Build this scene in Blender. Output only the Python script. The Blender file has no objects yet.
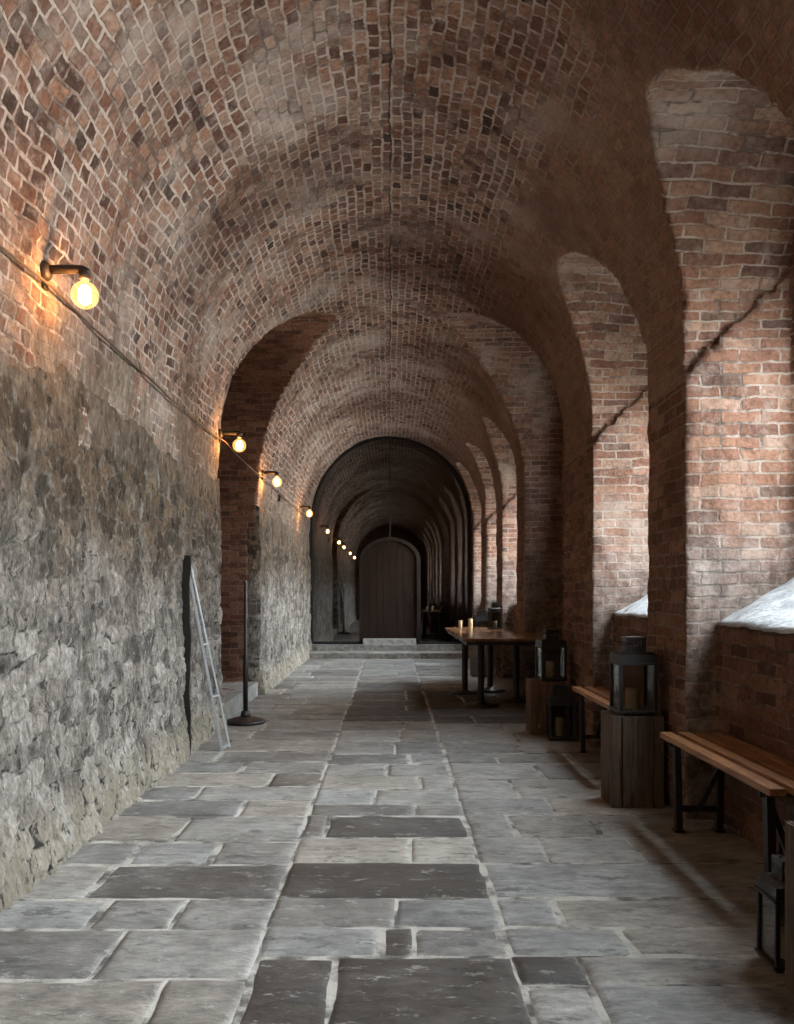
import bpy, bmesh, math, random
import numpy as np
from mathutils import Vector, Matrix
R = math.radians
PI = math.pi
C = bpy.context.scene.collection
rng = random.Random(7)
nrg = np.random.RandomState(11)

# ------------------------------------------------------------------ constants of the place (metres; +y runs down the passage)
EYE = 1.25
A = 1.58            # half width of the passage
SP = 2.62           # springing of the barrel vault
RISE = 1.70
BAYS = [-2.50, -0.35, 1.82, 3.96, 6.10, 11.62, 13.75, 15.88]
HW = 0.74
BSP, BRISE = 2.60, 1.09      # springing and rise of the bay arches
AR = 1.62                    # the right wall stands a little further out
CR0, CR1 = 7.94, 10.32   # the cross passage
CRC, CRH = (CR0 + CR1) / 2, (CR1 - CR0) / 2
CRS, CRR = 2.78, 1.42
GLASS_Y = 16.85

# ------------------------------------------------------------------ node helpers
class NT:
    def __init__(s, name):
        s.m = bpy.data.materials.new(name); s.m.use_nodes = True
        s.t = s.m.node_tree; s.t.nodes.clear()
        s.out = s.n('ShaderNodeOutputMaterial')
    def n(s, typ, **kw):
        nd = s.t.nodes.new(typ)
        for k, v in kw.items(): setattr(nd, k, v)
        return nd
    def l(s, a, b): s.t.links.new(a, b)
    def put(s, sock, v):
        if isinstance(v, bpy.types.NodeSocket): s.l(v, sock)
        elif isinstance(v, (tuple, list)) and len(v) == 3 and sock.type == 'RGBA': sock.default_value = (*v, 1)
        else: sock.default_value = v
    def math(s, op, a, b=0.0, c=None, clamp=False):
        nd = s.n('ShaderNodeMath', operation=op); nd.use_clamp = clamp
        s.put(nd.inputs[0], a); s.put(nd.inputs[1], b)
        if c is not None: s.put(nd.inputs[2], c)
        return nd.outputs[0]
    def vmath(s, op, a, b):
        nd = s.n('ShaderNodeVectorMath', operation=op)
        s.put(nd.inputs[0], a)
        if op == 'SCALE': s.put(nd.inputs['Scale'], b)
        else: s.put(nd.inputs[1], b)
        return nd.outputs[0]
    def noise(s, vec, scale, detail=4, rough=.55, color=False):
        nd = s.n('ShaderNodeTexNoise'); s.put(nd.inputs['Vector'], vec)
        nd.inputs['Scale'].default_value = scale; nd.inputs['Detail'].default_value = detail
        nd.inputs['Roughness'].default_value = rough
        return nd.outputs['Color' if color else 'Fac']
    def ramp(s, fac, stops):
        nd = s.n('ShaderNodeValToRGB'); s.put(nd.inputs[0], fac)
        el = nd.color_ramp.elements
        while len(el) < len(stops): el.new(.5)
        for e, (p, c) in zip(el, stops):
            e.position = p
            e.color = (c, c, c, 1) if isinstance(c, (int, float)) else (*c, 1)
        return nd.outputs[0]
    def step(s, fac, a, b):
        nd = s.n('ShaderNodeMapRange'); nd.interpolation_type = 'SMOOTHSTEP'
        s.put(nd.inputs[0], fac); nd.inputs[1].default_value = a; nd.inputs[2].default_value = b
        nd.inputs[3].default_value = 0; nd.inputs[4].default_value = 1
        return nd.outputs[0]
    def mix(s, f, a, b, blend='MIX'):
        nd = s.n('ShaderNodeMix', data_type='RGBA', blend_type=blend)
        s.put(nd.inputs[0], f); s.put(nd.inputs[6], a); s.put(nd.inputs[7], b)
        return nd.outputs[2]
    def uv(s): return s.n('ShaderNodeUVMap').outputs[0]
    def obj(s): return s.n('ShaderNodeTexCoord').outputs['Object']
    def attr(s, name):
        return s.n('ShaderNodeAttribute', attribute_name=name).outputs['Fac']
    def bump(s, h, strength=1, dist=.01):
        nd = s.n('ShaderNodeBump'); s.put(nd.inputs['Height'], h)
        nd.inputs['Strength'].default_value = strength; nd.inputs['Distance'].default_value = dist
        return nd.outputs[0]
    def bsdf(s, color, rough=.8, metal=0, normal=None, spec=.5, **kw):
        p = s.n('ShaderNodeBsdfPrincipled')
        s.put(p.inputs['Base Color'], color); s.put(p.inputs['Roughness'], rough)
        s.put(p.inputs['Metallic'], metal); s.put(p.inputs['Specular IOR Level'], spec)
        if normal is not None: s.l(normal, p.inputs['Normal'])
        for k, v in kw.items(): s.put(p.inputs[k], v)
        s.l(p.outputs[0], s.out.inputs[0])
        return p

def brick_material(name, bw, bh, stops, mortar, lime=(.50, .43, .37), lime_lo=.56, lime_hi=.72, mort=.008, seam=False, wob=.028, stain=None, grime=.8, side=False):
    s = NT(name)
    uv = s.uv(); ob = s.obj()
    w1 = s.vmath('SCALE', s.vmath('SUBTRACT', s.noise(uv, 3.2, 3, color=True), (.5, .5, .5)), wob * 1.6)
    w2 = s.vmath('SCALE', s.vmath('SUBTRACT', s.noise(uv, 22, 2, color=True), (.5, .5, .5)), wob * .55)
    v = s.vmath('ADD', uv, s.vmath('ADD', w1, w2))
    b = s.n('ShaderNodeTexBrick'); s.l(v, b.inputs['Vector'])
    for k, val in (('Scale', 1), ('Mortar Size', mort), ('Mortar Smooth', .35), ('Bias', 0), ('Brick Width', bw), ('Row Height', bh)):
        b.inputs[k].default_value = val
    b.inputs['Color1'].default_value = (0, 0, 0, 1); b.inputs['Color2'].default_value = (1, 1, 1, 1); b.inputs['Mortar'].default_value = (.5, .5, .5, 1)
    tint = s.math('ADD', b.outputs['Color'], s.math('MULTIPLY', s.math('SUBTRACT', s.noise(ob, 1.1, 3), .5), .55), clamp=True)
    brick = s.ramp(tint, stops)
    n_f = s.noise(ob, 38, 5, .65)
    brick = s.mix(1, brick, s.ramp(n_f, [(.25, .42), (.5, 1.0), (.75, 1.5)]), 'MULTIPLY')
    # lime wash and efflorescence that has smeared over some bricks
    n_l = s.noise(ob, 1.25, 6, .68)
    lim = s.step(n_l, lime_lo, lime_hi)
    lim2 = s.math('MULTIPLY', s.step(s.noise(ob, 9, 5, .7), .50, .66), .5)
    cover = s.math('MULTIPLY', s.math('MAXIMUM', lim, lim2), .82)
    brick = s.mix(cover, brick, s.mix(n_f, tuple(c * .62 for c in lime), lime))
    # mortar joints, some raked out and dark
    rak = s.step(s.noise(ob, 3.4, 6, .7), .50, .60)
    mor = s.mix(s.math('MULTIPLY', rak, .75), s.mix(n_f, tuple(c * .7 for c in mortar), mortar), (.035, .026, .022))
    jn = s.step(s.noise(ob, 5.5, 5, .7), .34, .56)
    joint = s.math('MULTIPLY', b.outputs['Fac'], s.math('ADD', .22, s.math('MULTIPLY', jn, .78)))
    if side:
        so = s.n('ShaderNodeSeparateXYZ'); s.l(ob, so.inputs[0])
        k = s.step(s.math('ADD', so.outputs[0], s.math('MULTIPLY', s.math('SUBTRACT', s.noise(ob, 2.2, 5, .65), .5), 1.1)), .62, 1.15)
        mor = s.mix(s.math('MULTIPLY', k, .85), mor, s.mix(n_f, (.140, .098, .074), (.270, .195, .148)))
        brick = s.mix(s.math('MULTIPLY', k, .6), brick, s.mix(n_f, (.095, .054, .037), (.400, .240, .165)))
    col = s.mix(joint, brick, mor)
    if side:
        zz = s.math('ADD', so.outputs[2], s.math('MULTIPLY', s.math('SUBTRACT', s.noise(ob, 1.9, 6, .7), .5), 1.0))
        k2 = s.math('MULTIPLY', s.math('SUBTRACT', 1, s.step(zz, 2.48, 2.72)), s.step(so.outputs[0], 0.0, -.4))
        pl = s.ramp(s.noise(s.vmath('MULTIPLY', ob, (1, 1.3, .7)), 12, 7, .78), [(.3, (.055, .042, .032)), (.5, (.170, .135, .105)), (.68, (.330, .285, .240))])
        col = s.mix(s.math('MULTIPLY', k2, s.step(s.noise(ob, 3.1, 6, .7), .40, .56)), col, pl)
    # grime in broad patches
    g = s.step(s.noise(ob, .55, 5, .62), .42, .68)
    col = s.mix(s.math('MULTIPLY', g, grime), col, s.mix(1, col, (.42, .36, .33), 'MULTIPLY'))
    if stain: col = stain(s, col, ob)
    if seam:
        sx = s.n('ShaderNodeSeparateXYZ'); s.l(s.vmath('ADD', uv, s.vmath('ADD', w1, w2)), sx.inputs[0])
        d = s.math('ABSOLUTE', s.math('SUBTRACT', sx.outputs[1], seam))
        k = s.math('SUBTRACT', 1, s.step(d, .003, .010))
        k = s.math('MULTIPLY', k, s.step(s.noise(ob, 2.0, 3), .38, .52))
        col = s.mix(s.math('MULTIPLY', k, .85), col, (.018, .014, .012))
    h = s.math('ADD', s.math('MULTIPLY', s.math('SUBTRACT', 1, b.outputs['Fac']), .8), s.math('MULTIPLY', n_f, .55))
    h = s.math('ADD', h, s.math('MULTIPLY', s.noise(ob, 7, 4), .8))
    h = s.math('ADD', h, s.math('MULTIPLY', b.outputs['Color'], .35))
    s.bsdf(col, .9, normal=s.bump(h, .9, .016), spec=.2)
    return s.m

VS = [(0, (.050, .030, .025)), (.22, (.100, .052, .038)), (.42, (.160, .078, .050)), (.6, (.150, .104, .086)), (.8, (.225, .122, .080)), (1, (.280, .190, .145))]
JS = [(0, (.085, .050, .038)), (.25, (.125, .062, .042)), (.5, (.165, .084, .055)), (.75, (.190, .105, .068)), (1, (.220, .145, .108))]
DS = [(0, (.085, .046, .034)), (.3, (.140, .068, .045)), (.6, (.185, .092, .058)), (1, (.235, .135, .088))]

def jamb_stain(s, col, ob):
    sx = s.n('ShaderNodeSeparateXYZ'); s.l(ob, sx.inputs[0])
    hz = s.math('ADD', sx.outputs[2], s.math('MULTIPLY', s.noise(ob, 2.2, 5), 1.1))
    low = s.math('SUBTRACT', 1, s.step(hz, 1.7, 2.5))
    g = s.mix(s.step(s.noise(ob, 11, 7, .78), .36, .64), (.050, .043, .038), (.27, .230, .205))
    return s.mix(s.math('MULTIPLY', low, .58), col, g)

M = {}
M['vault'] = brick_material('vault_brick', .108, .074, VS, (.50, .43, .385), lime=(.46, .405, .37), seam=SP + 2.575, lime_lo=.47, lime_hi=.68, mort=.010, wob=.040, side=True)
M['jamb'] = brick_material('jamb_brick', .215, .068, JS, (.33, .275, .235), lime=(.34, .285, .245), lime_lo=.50, lime_hi=.72, mort=.0075, wob=.036, stain=jamb_stain, grime=.6)
M['pier'] = brick_material('pier_brick', .215, .070, DS, (.26, .20, .16), lime=(.30, .23, .18), lime_lo=.56, lime_hi=.8, mort=.008, grime=.9)

def plaster(name, c1, c2):
    s = NT(name); ob = s.obj()
    n = s.noise(ob, 6, 6, .7)
    col = s.mix(s.step(n, .35, .65), c1, c2)
    s.bsdf(col, .85, normal=s.bump(s.noise(ob, 14, 6, .65), .9, .03), spec=.2)
    return s.m
M['sill'] = plaster('limewashed_sill', (.27, .285, .29), (.48, .50, .51))

def rubble_material():
    s = NT('rubble_stone'); ob = s.obj()
    cid = s.attr('stone'); gap = s.attr('joint')
    sx = s.n('ShaderNodeSeparateXYZ'); s.l(ob, sx.inputs[0])
    st = s.vmath('MULTIPLY', ob, (1, 1, .75))
    big = s.noise(ob, .9, 4, .6); med = s.noise(s.vmath('MULTIPLY', ob, (1, 1.35, .6)), 9, 7, .78); fine = s.noise(s.vmath('MULTIPLY', ob, (1, 1.3, .7)), 26, 7, .8)
    stone = s.ramp(s.math('ADD', s.math('MULTIPLY', cid, .30), s.math('MULTIPLY', med, .72)),
                   [(.22, (.030, .028, .026)), (.36, (.085, .075, .066)), (.5, (.165, .148, .128)), (.62, (.235, .215, .190)), (.76, (.330, .305, .275)), (.92, (.250, .180, .140))])
    stone = s.mix(1, stone, s.ramp(fine, [(.30, .12), (.46, .85), (.56, 1.15), (.70, 2.1)]), 'MULTIPLY')
    # weathering: brown-green above, blue-grey in the middle, yellow plinth
    hz = s.math('ADD', sx.outputs[2], s.math('MULTIPLY', s.math('SUBTRACT', big, .5), 2.0))
    up = s.step(hz, 1.05, 1.75)
    stone = s.mix(up, s.mix(.5, stone, s.mix(1, stone, (1.10, 1.05, 1.02), 'MULTIPLY')), s.mix(1, stone, (.58, .45, .335), 'MULTIPLY'))
    drk = s.math('MULTIPLY', s.step(s.noise(s.vmath('MULTIPLY', ob, (1, 1.3, .45)), 4.2, 8, .8), .52, .62), .82)
    stone = s.mix(drk, stone, (.040, .036, .026))
    hp = s.math('ADD', sx.outputs[2], s.math('MULTIPLY', s.math('SUBTRACT', med, .5), .35))
    pl = s.math('SUBTRACT', 1, s.step(hp, .12, .34))
    stone = s.mix(s.math('MULTIPLY', pl, .55), stone, s.mix(fine, (.12, .105, .075), (.46, .41, .30)))
    lime = s.step(s.noise(s.vmath('MULTIPLY', ob, (1, 1.2, .55)), 3.2, 7, .78), .555, .65)
    stone = s.mix(s.math('MULTIPLY', lime, .62), stone, s.mix(fine, (.18, .175, .165), (.50, .48, .45)))
    mor = s.mix(s.step(med, .38, .6), (.05, .045, .038), (.27, .245, .21))
    col = s.mix(s.math('MULTIPLY', gap, .8), stone, mor)
    tz = s.math('ADD', sx.outputs[2], s.math('MULTIPLY', s.math('SUBTRACT', s.noise(ob, 1.9, 6, .7), .5), .9))
    tk = s.math('MULTIPLY', s.step(tz, 1.95, 2.25), s.step(s.noise(ob, 3.1, 6, .7), .38, .52))
    plr = s.ramp(s.noise(s.vmath('MULTIPLY', ob, (1, 1.3, .7)), 12, 7, .78), [(.3, (.055, .042, .032)), (.5, (.150, .115, .088)), (.68, (.300, .255, .210))])
    col = s.mix(s.math('MULTIPLY', tk, .85), col, plr)
    mid = s.noise(s.vmath('MULTIPLY', ob, (1, 1.5, .75)), 15, 4, .6)
    lowk = s.math('SUBTRACT', 1, s.step(hz, .9, 1.7))
    cr = s.math('MULTIPLY', s.step(gap, .25, .9), s.math('MULTIPLY', s.math('ADD', .25, lowk), s.step(s.noise(ob, 4.5, 4, .6), .44, .56)))
    col = s.mix(s.math('MULTIPLY', cr, .9, clamp=True), col, (.022, .020, .018))
    pit = s.math('SUBTRACT', 1, s.step(mid, .33, .42))
    col = s.mix(s.math('MULTIPLY', pit, .88), col, (.020, .018, .015))
    chip = s.math('MULTIPLY', s.step(mid, .60, .68), .55)
    col = s.mix(chip, col, s.mix(up, (.42, .395, .365), (.33, .26, .18)))
    h = s.math('ADD', s.math('ADD', s.math('MULTIPLY', fine, .5), med), s.math('MULTIPLY', mid, .9))
    s.bsdf(col, .9, normal=s.bump(h, 1, .04), spec=.25)
    return s.m
M['rubble'] = rubble_material()

def flag_material():
    s = NT('flagstone'); ob = s.obj()
    tone = s.attr('tone'); hue = s.attr('hue'); edge = s.attr('edge')
    n = s.noise(ob, 3.4, 7, .7); f = s.noise(s.vmath('MULTIPLY', ob, (.6, 1.5, 1)), 16, 7, .72); ff = s.noise(ob, 75, 4, .7)
    t = s.math('ADD', s.math('MULTIPLY', tone, .82), s.math('MULTIPLY', s.math('SUBTRACT', n, .5), .9), clamp=True)
    col = s.ramp(t, [(.02, (.040, .036, .033)), (.25, (.085, .080, .074)), (.5, (.190, .185, .173)), (.75, (.300, .293, .274)), (1, (.400, .388, .358))])
    col = s.mix(s.math('MULTIPLY', s.step(hue, .62, .95), .28), col, s.mix(1, col, (1.18, 1.0, .80), 'MULTIPLY'))
    col = s.mix(s.math('MULTIPLY', s.math('SUBTRACT', 1, s.step(hue, .1, .4)), .3), col, s.mix(1, col, (.86, .98, 1.10), 'MULTIPLY'))
    col = s.mix(1, col, s.ramp(f, [(.28, .36), (.5, 1.0), (.72, 1.5)]), 'MULTIPLY')
    flake = s.math('MULTIPLY', s.step(s.noise(s.vmath('MULTIPLY', ob, (1, 1.8, 1)), 8.5, 8, .76), .565, .62), .5)
    col = s.mix(flake, col, s.mix(ff, (.26, .25, .235), (.52, .505, .475)))
    blot = s.math('MULTIPLY', s.step(s.noise(s.vmath('MULTIPLY', s.vmath('ADD', ob, (3.3, 7.1, 0)), (1, 1.9, 1)), 3.8, 8, .76), .555, .63), .78)
    col = s.mix(blot, col, (.055, .055, .056))
    em = s.step(s.math('ADD', edge, s.math('MULTIPLY', s.math('SUBTRACT', n, .5), 1.1)), .62, .95)
    col = s.mix(s.math('MULTIPLY', em, .45), col, (.37, .355, .325))
    h = s.math('ADD', s.math('ADD', s.math('MULTIPLY', f, 1.0), s.math('MULTIPLY', ff, .25)), s.math('ADD', s.math('MULTIPLY', n, 1.0), s.math('MULTIPLY', flake, .5)))
    s.bsdf(col, s.ramp(f, [(.3, .46), (.7, .70)]), normal=s.bump(h, .8, .012), spec=.42)
    return s.m
M['flag'] = flag_material()
def joint_material():
    s = NT('floor_mortar'); ob = s.obj()
    n = s.noise(ob, 5, 5, .65)
    s.bsdf(s.mix(s.step(n, .36, .58), (.075, .070, .064), (.36, .345, .31)), .85, normal=s.bump(s.noise(ob, 40, 4), .8, .01), spec=.3)
    return s.m
M['joint'] = joint_material()

def wood(name, c1, c2, rough=.6, scale=1.0, axis=(6, 60, 60), spec=.4, coat=0):
    s = NT(name); ob = s.obj()
    g = s.noise(s.vmath('MULTIPLY', ob, axis), 1.0 * scale, 5, .6)
    big = s.noise(ob, 5, 3)
    col = s.mix(s.step(s.math('ADD', s.math('MULTIPLY', g, .75), s.math('MULTIPLY', big, .3)), .34, .68), c1, c2)
    s.bsdf(col, rough, normal=s.bump(g, .5, .004), spec=spec, **({'Coat Weight': coat} if coat else {}))
    return s.m
M['crate'] = wood('crate_wood', (.042, .028, .021), (.115, .080, .058), .75, axis=(60, 60, 5))
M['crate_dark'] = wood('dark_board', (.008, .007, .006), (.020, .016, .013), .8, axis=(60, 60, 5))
M['crate_warm'] = wood('crate_wood_warm', (.060, .030, .018), (.150, .080, .045), .7, axis=(60, 60, 5))
M['bench'] = wood('bench_wood', (.15, .066, .026), (.36, .18, .082), .40, axis=(60, 5, 60))
M['table'] = wood('table_wood', (.10, .046, .022), (.25, .125, .062), .15, axis=(60, 4, 60), spec=.5)
M['door'] = wood('door_oak', (.007, .0042, .0032), (.026, .0145, .0095), .75, axis=(42, 42, 2.5), spec=.1)
M['frame_wood'] = wood('frame_oak', (.010, .007, .0055), (.026, .019, .015), .8, axis=(40, 40, 4), spec=.1)

def metal(name, col, rough=.45, metallic=.6):
    s = NT(name); ob = s.obj()
    n = s.noise(ob, 25, 5)
    s.bsdf(s.mix(n, tuple(c * .7 for c in col), tuple(c * 1.3 for c in col)), s.ramp(n, [(.3, rough * .8), (.7, min(1, rough * 1.25))]), metallic, normal=s.bump(n, .25, .002))
    return s.m
M['black'] = metal('black_painted_metal', (.010, .010, .011), .42, .0)
M['seal'] = metal('dark_screen_seal', (.004, .004, .004), .8, 0)
M['iron'] = metal('dark_cast_iron', (.010, .009, .009), .5, .1)
M['bracket'] = metal('rusty_dark_metal', (.035, .024, .018), .55, .3)
M['alu'] = metal('grey_galvanised_metal', (.36, .38, .40), .42, .4)
M['cable'] = metal('black_rubber_cable', (.06, .035, .02), .6, 0)

def glass(name, tint, fac, rough=.0, gl=(.9, .9, .9)):
    s = NT(name)
    t = s.n('ShaderNodeBsdfTransparent'); t.inputs[0].default_value = (*tint, 1)
    g = s.n('ShaderNodeBsdfGlossy'); g.inputs[0].default_value = (*gl, 1); g.inputs['Roughness'].default_value = rough
    lw = s.n('ShaderNodeFresnel'); lw.inputs[0].default_value = 1.5
    mx = s.n('ShaderNodeMixShader')
    s.l(s.math('ADD', s.math('MULTIPLY', lw.outputs[0], .7), fac, clamp=True), mx.inputs[0])
    s.l(t.outputs[0], mx.inputs[1]); s.l(g.outputs[0], mx.inputs[2]); s.l(mx.outputs[0], s.out.inputs[0])
    return s.m
M['lantern_glass'] = glass('lantern_glass', (.80, .82, .82), .0, .02)
M['window_glass'] = glass('window_glass', (.93, .95, .95), .0)
M['screen_glass'] = glass('tinted_screen_glass', (.42, .42, .43), .15, .004)

def emit(name, col, st):
    s = NT(name); e = s.n('ShaderNodeEmission'); e.inputs[0].default_value = (*col, 1); e.inputs[1].default_value = st
    s.l(e.outputs[0], s.out.inputs[0]); return s.m
def bulb_mat():
    s = NT('glowing_amber_bulb')
    t = s.n('ShaderNodeBsdfTransparent'); e = s.n('ShaderNodeEmission'); e.inputs[0].default_value = (1, .56, .14, 1); e.inputs[1].default_value = .62
    ad = s.n('ShaderNodeAddShader'); s.l(t.outputs[0], ad.inputs[0]); s.l(e.outputs[0], ad.inputs[1]); s.l(ad.outputs[0], s.out.inputs[0]); return s.m
M['bulb_glass'] = bulb_mat()
BULB = 30.0
M['filament'] = emit('glowing_filament', (1.0, .60, .22), BULB)
def wax():
    s = NT('cream_wax'); ob = s.obj()
    s.bsdf(s.mix(s.noise(ob, 20, 4), (.45, .33, .19), (.60, .47, .29)), .5, spec=.4); return s.m
M['wax'] = wax()
M['wick'] = metal('charred_wick', (.012, .010, .008), .9, 0)

# ------------------------------------------------------------------ mesh helpers
def link(name, me, parent=None, mat=None, smooth=False):
    o = bpy.data.objects.new(name, me); C.objects.link(o)
    if mat is not None and not me.materials: me.materials.append(mat)
    if parent is not None: o.parent = parent
    if smooth:
        me.polygons.foreach_set('use_smooth', [True] * len(me.polygons))
    return o
def from_bm(name, bm, mat, parent=None, smooth=False):
    bmesh.ops.recalc_face_normals(bm, faces=bm.faces)
    me = bpy.data.meshes.new(name); bm.to_mesh(me); bm.free()
    return link(name, me, parent, mat, smooth)
def box(bm, x0, x1, y0, y1, z0, z1, bev=.003, rot=None, piv=None):
    r = bmesh.ops.create_cube(bm, size=1)
    vs = r['verts']
    for v in vs:
        v.co = Vector(((x0 + x1) / 2 + v.co.x * (x1 - x0), (y0 + y1) / 2 + v.co.y * (y1 - y0), (z0 + z1) / 2 + v.co.z * (z1 - z0)))
    if bev:
        es = list({e for v in vs for e in v.link_edges})
        r2 = bmesh.ops.bevel(bm, geom=es, offset=bev, segments=2, affect='EDGES', profile=.6)
        vs = list({v for v in vs if v.is_valid} | {v for f in r2['faces'] for v in f.verts})
    if rot is not None:
        bmesh.ops.transform(bm, matrix=Matrix.Translation(piv) @ rot @ Matrix.Translation(-Vector(piv)), verts=vs)
    return vs
def bar(bm, p, q, w, t, up=Vector((0, 0, 1)), bev=.002):
    """a rectangular bar from p to q"""
    p, q = Vector(p), Vector(q); d = q - p; L = d.length; zax = d.normalized()
    xax = up.cross(zax)
    if xax.length < 1e-4: xax = Vector((1, 0, 0))
    xax.normalize(); yax = zax.cross(xax)
    m = Matrix((xax, yax, zax)).transposed().to_4x4(); m.translation = (p + q) / 2
    bm2 = bmesh.new(); box(bm2, -w / 2, w / 2, -t / 2, t / 2, -L / 2, L / 2, bev)
    bmesh.ops.transform(bm2, matrix=m, verts=bm2.verts)
    me = bpy.data.meshes.new('tmp'); bm2.to_mesh(me); bm2.free(); bm.from_mesh(me); bpy.data.meshes.remove(me)
def lathe(bm, prof, n=32, c=(0, 0, 0), mtx=None):
    rings = []
    new = []
    for r, z in prof:
        if r < 1e-5:
            ring = [bm.verts.new((c[0], c[1], c[2] + z))]
        else:
            ring = [bm.verts.new((c[0] + r * math.cos(2 * PI * k / n), c[1] + r * math.sin(2 * PI * k / n), c[2] + z)) for k in range(n)]
        rings.append(ring); new += ring
    for a, b in zip(rings, rings[1:]):
        for k in range(n):
            k2 = (k + 1) % n
            if len(a) == 1 and len(b) == 1: continue
            if len(a) == 1: bm.faces.new((a[0], b[k2], b[k]))
            elif len(b) == 1: bm.faces.new((a[k], a[k2], b[0]))
            else: bm.faces.new((a[k], a[k2], b[k2], b[k]))
    if mtx is not None: bmesh.ops.transform(bm, matrix=mtx, verts=new)
    return new
def tube(bm, pts, r, n=10):
    pts = [Vector(p) for p in pts]; rings = []
    for i, p in enumerate(pts):
        d = (pts[min(i + 1, len(pts) - 1)] - pts[max(i - 1, 0)]).normalized()
        up = Vector((0, 0, 1)) if abs(d.z) < .95 else Vector((1, 0, 0))
        a = d.cross(up).normalized(); b = d.cross(a)
        rings.append([bm.verts.new(p + (a * math.cos(2 * PI * k / n) + b * math.sin(2 * PI * k / n)) * r) for k in range(n)])
    for a, b in zip(rings, rings[1:]):
        for k in range(n): bm.faces.new((a[k], a[(k + 1) % n], b[(k + 1) % n], b[k]))
    bm.faces.new(rings[0][::-1]); bm.faces.new(rings[-1])
def tag(o, label, cat, group=None):
    o['label'] = label; o['category'] = cat
    if group: o['group'] = group
    return o
def thing(name, loc, label, cat, group=None, rz=0):
    o = bpy.data.objects.new(name, None); C.objects.link(o)
    o.empty_display_size = .1
    o.location = loc; o.rotation_euler = (0, 0, rz)
    return tag(o, label, cat, group)
def struct(o):
    o['kind'] = 'structure'; return o
def dup(root, loc, label, rz=0, group=None):
    r = root.copy(); C.objects.link(r); r.location = loc; r.rotation_euler = (0, 0, rz); r['label'] = label
    if group: r['group'] = group
    for ch in list(root.children):
        c = ch.copy(); C.objects.link(c); c.parent = r
        for g in list(ch.children):
            d = g.copy(); C.objects.link(d); d.parent = c
    return r

# ------------------------------------------------------------------ lattice noise for the masonry
def vnoise(p, freq, seed=0, octaves=3, rough=.5):
    rs = np.random.RandomState(seed); out = np.zeros(len(p), np.float32); amp = 1.0; tot = 0
    N = 64
    for o in range(octaves):
        lat = rs.rand(N, N, N).astype(np.float32) * 2 - 1
        q = p * freq * (2 ** o) + 17.3
        i = np.floor(q).astype(np.int64); f = (q - i).astype(np.float32); f = f * f * (3 - 2 * f)
        v = 0
        for dx in (0, 1):
            for dy in (0, 1):
                for dz in (0, 1):
                    w = (f[:, 0] if dx else 1 - f[:, 0]) * (f[:, 1] if dy else 1 - f[:, 1]) * (f[:, 2] if dz else 1 - f[:, 2])
                    v = v + w * lat[(i[:, 0] + dx) % N, (i[:, 1] + dy) % N, (i[:, 2] + dz) % N]
        out += amp * v; tot += amp; amp *= rough
    return out / tot

# ------------------------------------------------------------------ the hollow of the passage as a distance field
def d_barrel(x, y, z):
    zz = np.maximum(z - SP, 0)
    k = np.sqrt((x / np.where(x > 0, AR, A)) ** 2 + (zz / RISE) ** 2)
    up = (k - 1) * 1.62
    left = np.interp(z, [1.96, 2.0, 2.35, 2.60], [1.70, 1.612, 1.606, A])
    low = np.where(x < 0, -x - left, x - AR)
    prof = np.where(z > SP, up, low)
    return np.maximum(np.maximum(prof, -5.0 - y), y - 21.0)
def zline(x): return 2.50 + (x - 1.63) * .95 + .014 * np.sin(x * 41) + .010 * np.sin(x * 83 + 1)
def d_bay(x, y, z, c):
    dy = y - c - .15 * np.clip((z - BSP) / BRISE, 0, 1) ** 1.5 * np.clip((2.15 - x) / .5, 0, 1)
    out = np.clip((x - 2.19) / .02, 0, 1)
    hw = HW - .04 * out + 0 * y
    zl = zline(x)
    far = (dy > 0) & (x > 1.5) & (x < 2.19)
    hw = np.where(far & (z < zl - .03), hw - .028, hw)
    hw = np.where(far & (np.abs(z - zl + .005) < .030), hw + .016, hw)
    sb = BSP - .42 * out
    zz = np.maximum(z - sb, 0)
    prof = np.sqrt(dy * dy + (zz * (HW / BRISE)) ** 2) - hw
    low = np.minimum(x - 1.80, (1.07 + .58 * (x - 1.80) - z) * .86)
    return np.maximum(np.maximum(prof, .6 - x), low)
def d_cross(x, y, z):
    dy = y - CRC
    zz = np.maximum(z - CRS, 0)
    prof = (np.sqrt((dy / CRH) ** 2 + (zz / CRR) ** 2) - 1) * 1.25
    d = np.maximum(prof, np.maximum(-x - 2.55, x - 2.10))
    d = np.maximum(d, np.where(x < -1.62, .16 - z, -1))
    hole = np.maximum(np.maximum(np.abs(dy) - .62, np.abs(z - 2.87) - .47), 1.5 - x)  # opening of the added window, kept high so the floor stays dark
    return np.minimum(d, hole)
def field_parts(x, y, z):
    return [d_barrel(x, y, z), d_cross(x, y, z)] + [d_bay(x, y, z, c) for c in BAYS]

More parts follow.
